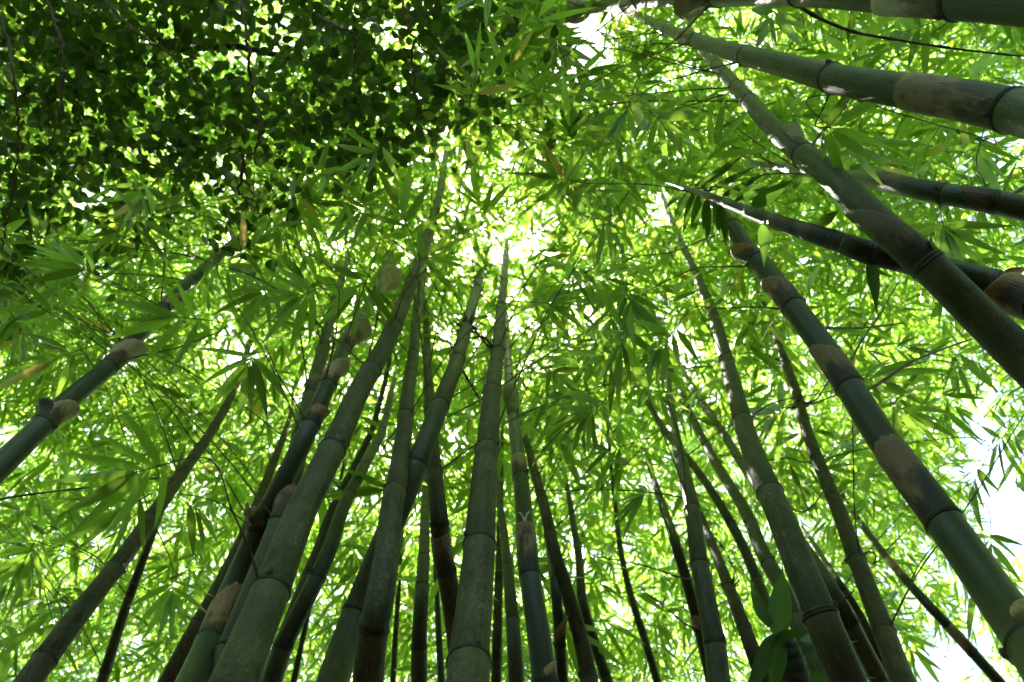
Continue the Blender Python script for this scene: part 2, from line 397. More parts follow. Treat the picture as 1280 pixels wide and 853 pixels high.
# picture points (x, y, width) from the lowest point shown to the top; d0 = real diameter in metres
culm('L1', 'dark green culm leaning in at the left edge with two flared beige sheaths', [(-60, 640, 37), (0, 583, 32), (62, 523, 28), (98, 490, 24.5), (140, 455, 22), (200, 390, 17), (262, 330, 13.5), (318, 283, 10)], 0.08, 'young', [(54, 532), (138, 462), (203, 387)])
culm('L2', 'brownish green leaning culm crossing the lower left corner, bare of sheaths', [(35, 853, 32), (85, 785, 28), (130, 728, 24.5), (159, 690, 21.5), (194, 640, 17.5), (230, 588, 15), (264, 540, 12.5), (291, 490, 9.5), (312, 430, 7)], 0.075, 'brown', [(50, 820), (140, 708), (185, 648), (223, 594)], top=1.0)
culm('L3', 'thin far culm standing behind the leaning culm of the lower left corner', [(126, 858, 14), (152, 775, 13), (175, 710, 11), (205, 630, 8)], 0.06, 'mid', sides=12)
culm('C1', 'dark green culm with a big torn rusty sheath, left of the thick mottled one', [(240, 853, 39), (278, 765, 34), (311, 690, 28), (332, 645, 26.5), (370, 570, 24.5), (402, 500, 22), (420, 455, 19.5), (440, 420, 16.5), (462, 380, 13), (482, 335, 10)], 0.088, 'young', [(258, 800), (312, 660), (396, 535), (414, 484), (436, 440), (464, 373)])
culm('C2', 'slim grey green culm rising just behind the thick mottled culm on its left side', [(274, 853, 40), (322, 730, 33), (352, 650, 29), (366, 590, 26), (378, 540, 23), (390, 490, 19), (403, 440, 15.5), (415, 390, 12.5), (430, 340, 9)], 0.092, 'mid', [(345, 652), (378, 548), (392, 497), (405, 437)])
culm('C3', 'thickest grey culm, speckled with lichen, sweeping from lower left up to the centre', [(293, 853, 59), (330, 760, 50), (357, 690, 42), (376, 640, 37.5), (401, 590, 34), (426, 540, 31.5), (448, 490, 28), (477, 440, 23.5), (500, 390, 19.5), (520, 340, 15), (537, 290, 12), (550, 240, 9.5), (557, 195, 7.5)], 0.1, 'old', [(333, 737), (411, 560), (462, 462), (487, 406), (515, 354), (527, 327), (537, 299)], sides=28)
culm('C4', 'slim pale green culm right beside the thick mottled culm, on its right', [(339, 853, 26), (356, 803, 25), (375, 765, 23.5), (411, 690, 19.5), (427, 640, 17), (451, 590, 14.5), (477, 540, 10.5), (489, 490, 7.5)], 0.07, 'mid', [(357, 808), (395, 722), (437, 619)])
culm('C5', 'thin dark culm hugging the left side of the slim pale green one', [(330, 858, 17), (370, 755, 14), (396, 690, 12), (414, 640, 11), (442, 585, 9.5), (464, 540, 8.5), (478, 490, 6.5)], 0.06, 'brown', [(408, 665), (386, 722)], sides=14)
culm('C6', 'tall culm bearing a dark reddish tuft at a node and mossy darker at its foot', [(416, 853, 41), (432, 803, 38), (475, 690, 32), (497, 640, 30), (518, 590, 28), (537, 540, 26), (556, 492, 23), (570, 455, 19.5), (580, 420, 16.5), (588, 390, 14), (597, 355, 11), (605, 320, 8.5)], 0.1, 'mid', [(446, 765), (520, 580), (544, 505), (566, 449), (575, 407), (593, 362)], sides=24)
culm('C7', 'upright grey green culm with bark scars, between the thick mottled and tuft bearing culms', [(460, 853, 40.5), (464, 803, 38.5), (475, 745, 36), (484, 690, 33), (489, 640, 29.5), (498, 590, 25.5), (505, 540, 21.5), (510, 490, 17.5), (517, 440, 14), (521, 390, 11.5), (528, 350, 9.5), (536, 295, 7)], 0.085, 'old', [(466, 785), (490, 614), (503, 520), (515, 444), (521, 408)], sides=24)
culm('C8', 'thin straight culm behind with its lower stretch standing between two broad ones', [(524, 853, 21.5), (524, 803, 20.5), (527, 745, 18), (530, 690, 14.5), (531, 640, 11), (533, 590, 8)], 0.07, 'mid', [(524, 808), (526, 735)], sides=14)
culm('C9', 'bowed culm with a reddish brown sheath, left of the broad central culm', [(578, 853, 28), (566, 760, 26.5), (553, 690, 25), (548, 640, 23), (543, 590, 20), (539, 540, 16.5), (536, 490, 13), (534, 440, 10), (532, 390, 7.5)], 0.08, 'brown', [(562, 716), (551, 655), (543, 590), (538, 515)])
culm('C10', 'broad pale central culm, nearly upright, with dark rings and lichen flecks', [(585, 853, 55), (588, 803, 50), (594, 745, 44), (599, 690, 39), (602, 640, 35.5), (606, 590, 31.5), (611, 540, 27), (615, 490, 22), (622, 440, 17), (626, 390, 12.5), (630, 350, 9.5), (633, 310, 7)], 0.10, 'old', [(600, 681), (608, 562), (617, 490), (622, 441), (626, 411), (628, 384)], sides=28)
culm('C11', 'striped green culm with dark brown sheaths and a white forked husk', [(681, 853, 33), (675, 803, 30.5), (666, 745, 28), (659, 690, 25), (655, 640, 22), (650, 590, 19.5), (644, 540, 16.5), (638, 490, 13), (635, 450, 10), (632, 395, 7.5)], 0.085, 'young', [(690, 890), (665, 720), (650, 598), (638, 522)])
culm('C12', 'very thin distant culm standing left of the straight one at the bottom edge', [(491, 858, 8), (494, 800, 8), (498, 740, 6), (501, 690, 5)], 0.045, 'mid', sides=10)
culm('C13', 'dark slim culm half hidden along the right edge of the broad central one', [(620, 858, 14), (622, 780, 12), (624, 708, 10), (626, 617, 7)], 0.06, 'brown', sides=12)
culm('C14', 'slim green culm leaning left between the broad central and striped culms', [(646, 858, 21), (640, 768, 16), (631, 678, 12), (626, 640, 9)], 0.065, 'mid', [(641, 775)], sides=14)
culm('C15', 'curving brownish culm leaning left just right of the striped one', [(737, 853, 22), (727, 803, 20), (710, 745, 18.5), (693, 690, 16.5), (682, 640, 14), (671, 600, 12), (660, 560, 9.5), (650, 530, 7.5)], 0.075, 'brown', [(708, 727), (690, 668), (678, 625)])
culm('C16', 'green culm with one bulging tan sheath, low down behind the striped culm', [(703, 858, 17), (699, 790, 15.5), (694, 735, 12), (688, 695, 9.5)], 0.06, 'young', [(702, 806)], sides=14)
culm('C17', 'thin bent culm behind the curving brownish one, kinked midway', [(761, 858, 15), (742, 800, 14), (728, 750, 12), (724, 700, 10), (716, 650, 8)], 0.06, 'mid', [(727, 745)], sides=12)
culm('C18', 'thin lone culm in the gap between the central clump and the right one', [(822, 853, 11), (807, 803, 10), (790, 750, 8.5), (776, 690, 7.5), (770, 640, 6)], 0.06, 'mid', [(787, 735), (806, 792)], sides=12)
culm('C19', 'tiny distant culm glimpsed behind the slim pale green one', [(366, 858, 9), (376, 810, 7.6), (386, 765, 5.8)], 0.045, 'brown', sides=10)
culm('C0', 'dark culm peeping out behind the one with the big torn rusty sheath', [(208, 858, 24), (236, 803, 22), (268, 745, 19), (296, 690, 16), (322, 630, 13), (345, 570, 10)], 0.085, 'brown', sides=14)
culm('C20', 'very thin pale culm between the straight distant one and the broad central one', [(552, 858, 10), (549, 803, 8.5), (546, 740, 7), (543, 680, 5.5)], 0.045, 'young', sides=10)
culm('R1', 'upright slim culm with evenly ringed joints, where thin branches start near its top', [(899, 853, 29), (893, 803, 26.5), (882, 745, 24), (872, 690, 21.5), (866, 640, 19), (855, 590, 16.5), (843, 540, 13), (836, 490, 9.5), (834, 440, 7)], 0.08, 'mid', [(893, 805), (877, 705), (864, 637), (850, 575), (839, 505), (834, 468)])
culm('R2', 'thick grey green culm catching sunlight on its left edge, in front of broad shoot leaves', [(1060, 853, 47), (1039, 803, 43), (1015, 745, 40), (993, 690, 37), (973, 640, 33.5), (951, 590, 29), (932, 540, 24.5), (919, 490, 21), (905, 440, 17), (892, 395, 14), (870, 343, 10.5), (850, 300, 8), (826, 240, 6)], 0.10, 'old', [(1030, 768), (970, 613), (931, 526), (906, 450), (888, 383), (868, 338)], sides=26)
culm('R3', 'rough brown culm with peeling bark and spiky stubs, right of the sunlit grey one', [(1129, 853, 31), (1110, 803, 28), (1088, 745, 25), (1067, 690, 22), (1049, 640, 19), (1028, 590, 17), (1009, 540, 14.5), (995, 490, 12.5), (979, 445, 10.5), (962, 400, 8.5), (946, 352, 6.5)], 0.085, 'brown', [(1072, 700), (1022, 575), (1002, 508), (980, 455), (962, 398)], sides=22)
culm('R4', 'glossy dark green culm with several brown sheaths, leaning in from the lower right edge', [(1330, 868, 70), (1287, 803, 60), (1245, 745, 54.5), (1207, 690, 49), (1171, 640, 45), (1133, 590, 41), (1097, 540, 37.5), (1066, 490, 35), (1030, 435, 32), (994, 387, 30), (961, 343, 28), (934, 313, 25.5), (915, 285, 22)], 0.10, 'young', [(1290, 808), (1182, 650), (1065, 481), (987, 388), (944, 330)], sides=30, taper=0.72, top=0.5)
culm('R5', 'thick dark grey culm crossing in front of the feathery shoot at the right edge', [(1335, 500, 56), (1275, 445, 52), (1213, 384, 48), (1160, 332, 44), (1085, 265, 37), (1041, 222, 32), (1000, 190, 28), (967, 161, 26), (934, 124, 21.5), (912, 100, 17.5), (890, 75, 14), (870, 52, 11)], 0.10, 'mid', [(1160, 330), (1003, 197), (935, 130)], sides=30)
culm('R6', 'big smooth grey green culm with a long brown sheath, running out of the upper right', [(1340, 160, 64), (1265, 139, 54.5), (1203, 126, 50), (1138, 115, 45.5), (1070, 104, 39), (1040, 98, 35.5), (985, 83, 29), (937, 71, 24), (870, 51, 18.5), (835, 38, 15.5), (802, 22, 11.5), (770, 8, 8)], 0.10, 'mid', [(1262, 140), (1040, 96), (934, 70), (871, 50), (835, 39)], sides=30)
culm('R7', 'thick green culm along the top edge with whitish and brown sheaths', [(1400, 9, 75), (1250, 0, 60), (1105, -7, 47), (1000, -11, 36), (900, -6, 27), (830, -3, 21), (775, 4, 18), (735, 11, 16), (700, 18, 13), (668, 29, 9)], 0.10, 'young', [(1196, -3), (1000, -11), (898, -6), (800, 1), (736, 11), (706, 17)], sides=28)
culm('R8', 'dark purplish culm with a brilliantly sunlit patch, just below the big smooth one', [(1350, 280, 36), (1263, 257, 30.5), (1200, 246, 28.5), (1150, 238, 27), (1110, 229, 24), (1066, 222, 19), (1010, 214, 15), (945, 206, 10)], 0.085, 'young', [(1243, 254), (1180, 243), (1067, 223)], sides=22)
R9 = culm('R9', 'young shoot culm wrapped in green sheaths with feathery blades at its tip', [(1350, 400, 57), (1252, 362, 46), (1197, 345, 40), (1130, 325, 32), (1087, 316, 27), (1050, 303, 24), (1000, 287, 21), (962, 275, 18), (925, 261, 14), (887, 246, 9), (855, 235, 6)], 0.11, 'young', [(1290, 380), (1240, 358), (1120, 322), (1085, 314), (1040, 299), (1000, 287), (962, 275), (930, 263), (905, 253), (885, 245)], sides=24, taper=0.2, top=0.15, ring=0.5)
culm('R10', 'thin culm slanting behind the evenly ringed upright one, crossing it midway', [(1000, 858, 19), (960, 760, 15), (932, 690, 12.5), (910, 648, 11.5), (882, 603, 10), (857, 570, 9), (832, 540, 8), (805, 497, 6.5), (770, 453, 5)], 0.06, 'mid', [(915, 655), (870, 580)], sides=14)
culm('R11', 'slim culm sloping down behind the broad shoot leaves, left of the sunlit grey culm', [(1030, 853, 27), (985, 750, 21), (953, 690, 17), (932, 640, 14.5), (892, 574, 12), (867, 525, 9.5), (838, 460, 6)], 0.075, 'mid', [(940, 655), (897, 580), (868, 522)], sides=16)
culm('R12', 'slim culm mostly hidden behind the sunlit grey one, showing again at its lower right', [(1103, 858, 25), (1048, 755, 21), (1000, 680, 18), (935, 590, 13), (903, 540, 10), (877, 502, 8), (846, 450, 5)], 0.075, 'mid', [(1060, 780), (908, 550), (880, 508)], sides=16)
culm('R13', 'short visible length of slim culm passing behind the evenly ringed upright one', [(892, 858, 18), (873, 780, 16), (858, 725, 15), (842, 672, 13), (826, 625, 9)], 0.065, 'mid', [(843, 676)], sides=14)
culm('R14', 'dark slim culm with knobbly branch joints, right of the evenly ringed upright one', [(957, 858, 21), (939, 809, 19), (919, 755, 16), (902, 711, 13), (882, 661, 11), (868, 625, 8)], 0.065, 'brown', [(909, 735), (930, 785), (890, 680)], sides=14)
culm('R15', 'thin green culm with tan stretches, slanting under the open sky at lower right', [(1249, 853, 15), (1204, 803, 13), (1150, 745, 11), (1103, 690, 10), (1072, 648, 8), (1050, 618, 6)], 0.06, 'young', [(1215, 815), (1138, 727), (1103, 692)], sides=14)
culm('R16', 'thin short length of culm between the sunlit grey culm and the rough brown one', [(1112, 858, 13), (1088, 795, 12), (1068, 757, 11), (1050, 730, 9), (1030, 700, 7)], 0.055, 'mid', sides=12)

# nothing hangs in front of the feathery tip of the young shoot either
yy_, xx_ = np.mgrid[0:214, 0:320]
for x_, y_, r_ in ((895, 245, 62), (945, 245, 55), (1010, 275, 45), (1095, 360, 30)):
    CDEPTH[np.hypot(xx_ * 4 - x_, yy_ * 4 - y_) < r_] = np.maximum(CDEPTH[np.hypot(xx_ * 4 - x_, yy_ * 4 - y_) < r_], 5.2)

# sheaths: seat, upper edge
sheath('L1', (54, 532), (86, 502), 'tan', 260, (0.7, 0.7), 0.12, 0.15)
sheath('L1', (54, 532), (80, 505), 'dark', 180, (-0.9, -0.5), 0.25, 0.4)
sheath('L1', (138, 462), (168, 430), 'tan', 270, (0.8, 0.5), 0.15, 0.1)
sheath('L1', (203, 387), (222, 368), 'tan', 240, (0.7, 0.6), 0.08)
sheath('C1', (258, 800), (303, 712), 'orange', 330, (0.3, -0.1), 0.03, 0.2)
sheath('C1', (312, 660), (333, 612), 'orange', 230, (-0.95, 0.1), 0.3, 0.5, label='torn rusty sheath curling away from the culm')
sheath('C1', (396, 535), (410, 508), 'orange', 260, (0.8, 0.4), 0.12, 0.3)
sheath('C1', (414, 484), (430, 456), 'tan', 240, (0.9, 0.2), 0.11, 0.15)
sheath('C1', (436, 440), (452, 408), 'tan', 240, (0.9, 0.2), 0.11, 0.15)
sheath('C1', (464, 373), (480, 340), 'tan', 240, (0.9, 0.2), 0.11, 0.15)
sheath('C2', (345, 652), (360, 603), 'brown', 300, None, 0.02, 0.3)
sheath('C2', (392, 497), (398, 472), 'brown', 300, None, 0.03, 0.3)
sheath('C9', (562, 716), (551, 660), 'brown', 340, None, 0.01, 0.15, 0.9)
sheath('C11', (665, 720), (656, 656), 'brown', 345, None, 0.01, 0.12, 0.8)
sheath('C11', (650, 598), (646, 573), 'tan', 340, None, 0.02, 0.1, 0.8)
sheath('C11', (638, 522), (636, 488), 'brown', 340, None, 0.05, 0.1)
sheath('C11', (690, 890), (681, 826), 'tan', 220, (0.5, 0.2), 0.04, 0.05)
sheath('C16', (702, 806), (697, 764), 'tan', 280, (0.6, 0.3), 0.18, 0.1)
sheath('R4', (1182, 650), (1100, 547), 'brown', 340, None, 0.01, 0.12, 0.45)
sheath('R4', (1065, 481), (1024, 428), 'brown', 330, (-0.7, 0.3), 0.015, 0.12, 0.3)
sheath('R4', (987, 388), (958, 350), 'brown', 330, (-0.4, 0.2), 0.05, 0.2, 0.5)
sheath('R4', (944, 330), (929, 308), 'orange', 200, (-0.9, 0.45), 0.14, 0.15)
sheath('R4', (1290, 808), (1262, 758), 'tan', 200, (0.8, -0.4), 0.03, 0.1)
sheath('R5', (1160, 330), (1068, 248), 'bark', 330, (-0.2, 0.7), 0.02, 0.15, 0.25)
sheath('R5', (1160, 330), (1138, 309), 'dark', 130, (0.75, -0.7), 0.22, 0.15)
sheath('R5', (1003, 197), (975, 163), 'brown', 160, (0.6, -0.6), 0.08, 0.3)
sheath('R6', (1262, 140), (1128, 110), 'brown', 345, None, 0.01, 0.06, 0.82)
sheath('R6', (871, 50), (855, 44), 'brown', 330, None, 0.04, 0.1, 0.8)
sheath('R7', (1196, -3), (1100, -7), 'pale', 340, (0, 0.6), 0.02, 0.1, 0.6)
sheath('R7', (898, -6), (852, -3), 'brown', 300, (0, 1), 0.12, 0.2)
sheath('R7', (800, 1), (783, 4), 'pale', 300, (0, 1), 0.1, 0.1)
sheath('R7', (736, 11), (718, 14), 'brown', 320, None, 0.15, 0.2)
sheath('R7', (706, 17), (694, 20), 'brown', 320, None, 0.12, 0.2)
sheath('R8', (1243, 254), (1198, 244), 'dark', 300, (-0.2, -0.6), 0.02, 0.1, 0.3)
sheath('R8', (1180, 243), (1085, 225), 'dark', 210, (0.1, -1), 0.02, 0.15, 0.3)
sheath('R9', (1304, 386), (1220, 350), 'orange', 330, (-0.1, 0.5), 0.10, 0.05, 0.55, off=0.08)
for b_, t_ in (((1120, 322), (1088, 314)), ((1085, 314), (1052, 303)), ((1040, 299), (1005, 288)), ((1000, 287), (966, 276)), ((962, 275), (934, 264)), ((930, 263), (908, 254)), ((905, 253), (888, 246))):
    sheath('R9', b_, t_, random.choice(('green', 'dark', 'dark')), 345, None, 0.02, 0.08, 0.7)
sheath('R15', (1138, 727), (1108, 697), 'tan', 350, None, 0.0, 0.1, 0.8)
sheath('R15', (1215, 815), (1180, 775), 'tan', 350, None, 0.0, 0.1, 0.8)
sheath('R13', (871, 790), (866, 765), 'tan', 330, None, 0.02)

# ------------------------------------------------------------------ leaves
def leaf_mesh(name, mat, L=1.0, w=0.13, stations=7, fold=0.25, droop=0.12, twist=0.0, sharp=False):
    """lanceolate blade along +x, unit length, normal +z"""
    t = np.linspace(0, 1, stations)
    prof = np.sin(np.clip(t * 1.0, 0, 1) ** 0.62 * math.pi) ** 0.85; prof = prof * (1 - t ** 3) if sharp else prof; prof[0] = 0.06 if not sharp else 0.35; prof[-1] = 0.0
    V = []; ac = []; 
    for tt, p in zip(t, prof):
        z = -droop * tt ** 2
        for s in (-1, -0.5, 0, 0.5, 1):
            y = s * p * w / 2; a = twist * tt
            zz = z + fold * abs(y)
            V.append((tt * L, y * math.cos(a), zz + y * math.sin(a))); ac.append(s)
    i = (np.arange(stations - 1)[:, None] * 5 + np.arange(4)[None]).ravel()
    return make_mesh(name, V, [np.stack([i, i + 1, i + 6, i + 5], -1)], mat, {'across': np.array(ac)})
LEAFS = [leaf_mesh('bamboo_leaf', M_LEAF, 1, w, 6, f, dr, tw) for w, f, dr, tw in ((0.13, 0.3, 0.10, 0.2), (0.15, 0.15, 0.22, -0.3), (0.115, 0.4, 0.05, 0.1), (0.14, 0.25, 0.3, 0.5), (0.16, 0.2, 0.14, -0.1))]

def frame_mat(org, x, zhint, sc):
    x = norm(x); z = zhint - x * np.dot(zhint, x); z = norm(z); y = np.cross(z, x)
    m = Matrix(((x[0] * sc, y[0] * sc, z[0] * sc, org[0]), (x[1] * sc, y[1] * sc, z[1] * sc, org[1]), (x[2] * sc, y[2] * sc, z[2] * sc, org[2]), (0, 0, 0, 1)))
    return m
def branch_mesh(name, P, r0, r1, mat, base, sides=6, kn=True):
    P = catmull(P, 8) if len(P) < 14 else np.asarray(P)
    t = np.linspace(0, 1, len(P)); R = r0 + (r1 - r0) * t
    if kn: R = R * (1 + 0.5 * np.exp(-((((t * max(3, len(P) // 6)) % 1) - 0.5) / 0.08) ** 2))
    V, Fq = tube(P, R, sides)
    return make_mesh(name, V - base, [Fq], mat)

def all_nodes():
    ks, us, ps = [], [], []
    for k, c in CULMS.items():
        if k == 'R9': continue
        for u in c.nodes:
            if c.L[c.vis[0]] < u: ks.append(k); us.append(u); ps.append(point(c, u))
    return ks, us, np.array(ps)
NK, NU, NP = all_nodes(); NUSE = np.zeros(len(NK))

def spray(px, py, depth, n=7, ang=270.0, leaf=0.2, culm_key=None, spread=75, droop=0.35, tilt=0.25, limit=0):
    """one leafy branch: grows out of the nearest culm joint and ends in a fan of leaves at the picture point"""
    tip = at(px, py, depth)
    d = math.radians(ang); D = norm(RIGHT * math.cos(d) + UP * math.sin(d) - FWD * (0.15 + 0.3 * random.random()))
    dist = np.linalg.norm(NP - tip, axis=1) + 0.5 * np.maximum(0, tip[2] * 0 + (tip[2] - NP[:, 2] - 1.0)) 
    if culm_key: dist = dist + 100 * np.array([k != culm_key for k in NK])
    dist = dist + NUSE * 0.8; w = int(np.argmin(dist))
    if limit and dist[w] > limit: return None
    NUSE[w] += 1; c = CULMS[NK[w]]; S0 = NP[w]
    outd = norm(tip - S0); S0 = S0 + outd * radius(c, NU[w]) * 0.9
    tl = min(0.22, 0.4 * np.linalg.norm(tip - S0)); Lb = np.linalg.norm(tip - S0)
    A = tip - D * tl
    mid = (S0 + A) / 2 + np.array([0, 0, 0.10 * Lb]) + (np.random.default_rng(abs(int(px * 7 + py))).random(3) - 0.5) * 0.12 * Lb
    br = link('branch', branch_mesh('branch', [S0, S0 * 0.6 + mid * 0.4 + np.array([0, 0, 0.03 * Lb]), mid, A, tip], 0.0035, 0.0012, M_TWIG, c.base), c.root)
    up = norm(np.array([random.uniform(-1, 1) * tilt, random.uniform(-1, 1) * tilt, 1.0]) )
    B = norm(np.cross(up, D))
    for j in range(n):
        f = (j / (n - 1) - 0.5) * 2 if n > 1 else 0
        a = math.radians(f * spread + random.uniform(-9, 9))
        x = D * math.cos(a) + B * math.sin(a) + np.array([0, 0, -1.0]) * droop * random.uniform(0.2, 1.3)
        o = tip - D * tl * 0.55 * abs(f) * random.uniform(0.6, 1.0)
        zz = up + (np.random.default_rng(abs(j * 31 + int(px))).random(3) - 0.5) * 0.7
        lf = bpy.data.objects.new('leaf', random.choice(LEAFS)); COL.objects.link(lf); lf.parent = br
        lf.matrix_basis = frame_mat(o - c.base, x, zz, leaf * random.uniform(0.72, 1.15))
    return br

near = [  # x, y, depth, leaves, direction in the picture, leaf length
    (163, 592, 1.85, 8, 190, 0.18), (150, 640, 2.3, 6, 215, 0.2), (713, 152, 3.3, 6, 85, 0.22), (783, 143, 3.0, 7, 250, 0.21), (829, 157, 3.0, 7, 300, 0.2),
    (640, 75, 3.4, 6, 60, 0.22), (595, 85, 3.2, 6, 95, 0.24), (500, 262, 3.3, 7, 110, 0.22), (372, 372, 3.0, 8, 200, 0.21), (310, 460, 2.9, 8, 250, 0.21), (545, 315, 3.7, 7, 30, 0.22),
    (1040, 160, 2.3, 5, 345, 0.22, 'R6'), (1075, 190, 2.4, 6, 310, 0.22, 'R6'), (1180, 285, 2.6, 7, 280, 0.2), (1100, 470, 3.2, 7, 20, 0.22),
    (965, 520, 3.9, 7, 200, 0.34), (720, 520, 3.6, 7, 210, 0.22), (790, 385, 3.5, 8, 280, 0.21), (800, 620, 3.8, 8, 200, 0.22), (700, 470, 4.0, 7, 320, 0.22), (1140, 520, 3.2, 8, 330, 0.22),
    (1215, 610, 3.6, 8, 250, 0.2), (1240, 690, 3.8, 7, 270, 0.2), (210, 395, 2.7, 8, 170, 0.2), (65, 450, 3.0, 8, 200, 0.22), (95, 330, 3.2, 7, 150, 0.22), (30, 700, 3.0, 8, 240, 0.22), (70, 790, 2.9, 7, 300, 0.2, 'L2'),
    (215, 745, 3.3, 8, 280, 0.22), (250, 640, 3.0, 7, 330, 0.2), (595, 250, 4.2, 7, 120, 0.22), (690, 225, 4.0, 8, 200, 0.22), (760, 250, 3.8, 8, 260, 0.22), (900, 180, 3.4, 7, 60, 0.22), (1130, 40, 2.7, 7, 200, 0.2), (1060, 45, 3.0, 6, 100, 0.2), (960, 30, 3.0, 7, 240, 0.2), (1220, 200, 2.9, 7, 250, 0.2), (660, 110, 3.8, 7, 180, 0.22), (455, 200, 3.6, 6, 220, 0.22),
]
for a_ in near: spray(*a_)
k_ = 0
while k_ < 95:
    x_, y_ = random.uniform(-30, 1310), random.uniform(-10, 870)
    if x_ < 560 and y_ < 250: continue
    d_ = random.uniform(3.2, 5.2)
    gx, gy = int(min(max(x_, 0), 1279) / 4), int(min(max(y_, 0), 852) / 4)
    if CDEPTH[max(gy - 12, 0):gy + 12, max(gx - 12, 0):gx + 12].max() > 0.7: continue
    if spray(x_, y_, d_, random.randint(6, 9), random.uniform(150, 390), random.uniform(0.19, 0.26), limit=1.9): k_ += 1

# thin bare branches: culm, picture polyline from the joint outwards, depth change, radius, material
def bare(key, pts, dd, r, mat):
    c = CULMS[key]; u = c_len(c, *pts[0]); S0 = point(c, u); d0 = (S0 - CAM) @ FWD
    n_ = len(pts) - 1
    P = [S0] + [at(x, y, d0 + dd * (i + 1) / n_) for i, (x, y) in enumerate(pts[1:])]
    link('branch', branch_mesh('branch', P, r, r * 0.45, mat, c.base, 7), c.root)
bare('R3', [(978, 456), (950, 440), (905, 418), (800, 368), (720, 342), (640, 320)], 0.8, 0.006, M_TWIG_DARK)
bare('R3', [(980, 460), (955, 460), (930, 470), (860, 512), (790, 562)], 0.5, 0.005, M_TWIG)
bare('R3', [(1002, 506), (1022, 498), (1034, 478), (1060, 440), (1090, 392), (1120, 340)], 0.7, 0.006, M_TWIG_DARK)
bare('R3', [(1002, 508), (1025, 502), (1045, 494), (1085, 484)], 0.3, 0.006, M_TWIG_DARK)
bare('R3', [(1020, 577), (1005, 578), (985, 573), (950, 575), (870, 565)], 0.5, 0.004, M_TWIG_DARK)
bare('R3', [(962, 398), (948, 380), (938, 378)], 0.0, 0.006, M_TWIG_DARK)
bare('R4', [(1072, 490), (1095, 482), (1135, 455), (1175, 438), (1215, 424)], 0.6, 0.006, M_TWIG_DRY)
bare('R4', [(1012, 414), (1030, 410), (1080, 410), (1130, 404)], 0.5, 0.005, M_TWIG_DRY)
bare('R4', [(1055, 470), (1075, 430), (1100, 392), (1125, 350)], 0.9, 0.004, M_TWIG)
bare('C11', [(636, 440), (650, 420), (700, 372), (745, 328), (800, 280)], 0.8, 0.007, M_TWIG)
bare('C10', [(622, 441), (606, 428), (585, 400), (560, 350)], 0.4, 0.007, M_TWIG_DARK)
bare('C10', [(622, 441), (605, 422), (588, 423)], 0.2, 0.008, M_TWIG_DARK)
bare('C6', [(566, 449), (582, 470), (598, 497), (600, 505)], 0.1, 0.006, M_TWIG_DARK)
bare('C10', [(616, 492), (585, 508), (552, 526)], 0.3, 0.005, M_TWIG_DRY)
bare('R1', [(858, 625), (830, 618), (775, 613), (700, 613), (640, 613)], 0.7, 0.004, M_TWIG_DARK)
bare('R1', [(866, 726), (850, 722), (800, 706), (740, 695)], 0.7, 0.004, M_TWIG_DARK)
bare('R1', [(880, 792), (860, 782), (842, 768), (800, 735)], 0.4, 0.004, M_TWIG_DARK)
bare('R1', [(834, 468), (818, 450), (800, 420)], 0.5, 0.005, M_TWIG_DARK)
bare('R1', [(834, 468), (826, 440), (818, 390), (812, 350)], 0.6, 0.004, M_TWIG_DARK)
bare('R14', [(882, 661), (900, 680), (915, 705), (925, 730)], 0.0, 0.004, M_TWIG_DARK)
bare('R6', [(934, 72), (985, 95), (1080, 128), (1150, 150), (1250, 178)], 0.15, 0.004, M_TWIG)
bare('R7', [(990, -9), (1005, 12), (1060, 38), (1120, 50), (1200, 62), (1290, 72)], 0.3, 0.006, M_TWIG_DARK)
bare('R6', [(1040, 92), (1085, 92), (1150, 98), (1215, 104), (1290, 112)], -0.05, 0.005, M_TWIG_DARK)
bare('R3', [(1072, 700), (1085, 690), (1095, 695), (1092, 705), (1100, 700)], 0.0, 0.004, M_TWIG_DARK)
bare('R2', [(1030, 768), (1048, 755), (1068, 738)], 0.0, 0.004, M_TWIG_DARK)
bare('R2', [(970, 613), (1005, 640), (1040, 600), (1060, 580)], 0.6, 0.003, M_TWIG_DARK)
bare('L2', [(240, 567), (262, 590), (275, 600)], 0.2, 0.003, M_TWIG_DRY)
bare('C7', [(503, 520), (480, 560), (468, 590)], 0.5, 0.004, M_TWIG_DARK)
bare('C3', [(527, 327), (545, 360), (562, 395)], 0.4, 0.005, M_TWIG)
bare('R8', [(1243, 252), (1275, 238), (1300, 222)], 0.2, 0.006, M_TWIG)

def tuft(key, pt, size, n, mat=M_TUFT, name='twig_tuft', spike=0.004):
    c = CULMS[key]; u = c_len(c, *pt); P0 = point(c, u); R = radius(c, u)
    T = interp(c, np.atleast_1d(u), c.T)[0]; N = interp(c, np.atleast_1d(u), c.N)[0]; B = np.cross(T, N)
    Vs, Fs, off = [], [], 0
    for _ in range(n):
        a = random.uniform(0, 2 * math.pi); d = norm(N * math.cos(a) + B * math.sin(a) + T * random.uniform(-0.3, 0.7))
        s = P0 + (N * math.cos(a) + B * math.sin(a)) * R * 0.9 + T * random.uniform(-0.3, 0.3) * size
        l = size * random.uniform(0.15, 0.8) ** 1.3; e = s + d * l + np.array([0, 0, 1]) * 0.15 * l
        V, Fq = tube(np.array([s, (s + e) / 2 + rng.normal(0, 0.1 * l, 3), e]), [spike, spike * 0.7, 0.0005], 5)
        Vs.append(V - c.base); Fs.append(Fq + off); off += len(V)
    link(name, make_mesh(name, np.vstack(Vs), [np.vstack(Fs)], mat), c.root, kind='stuff')
tuft('C6', (575, 407), 0.11, 70); tuft('C6', (593, 362), 0.08, 22, M_TWIG_DARK); tuft('C6', (603, 332), 0.10, 40); tuft('C10', (628, 384), 0.08, 16, M_TWIG_DARK); tuft('C10', (622, 441), 0.09, 16, M_TWIG_DARK)
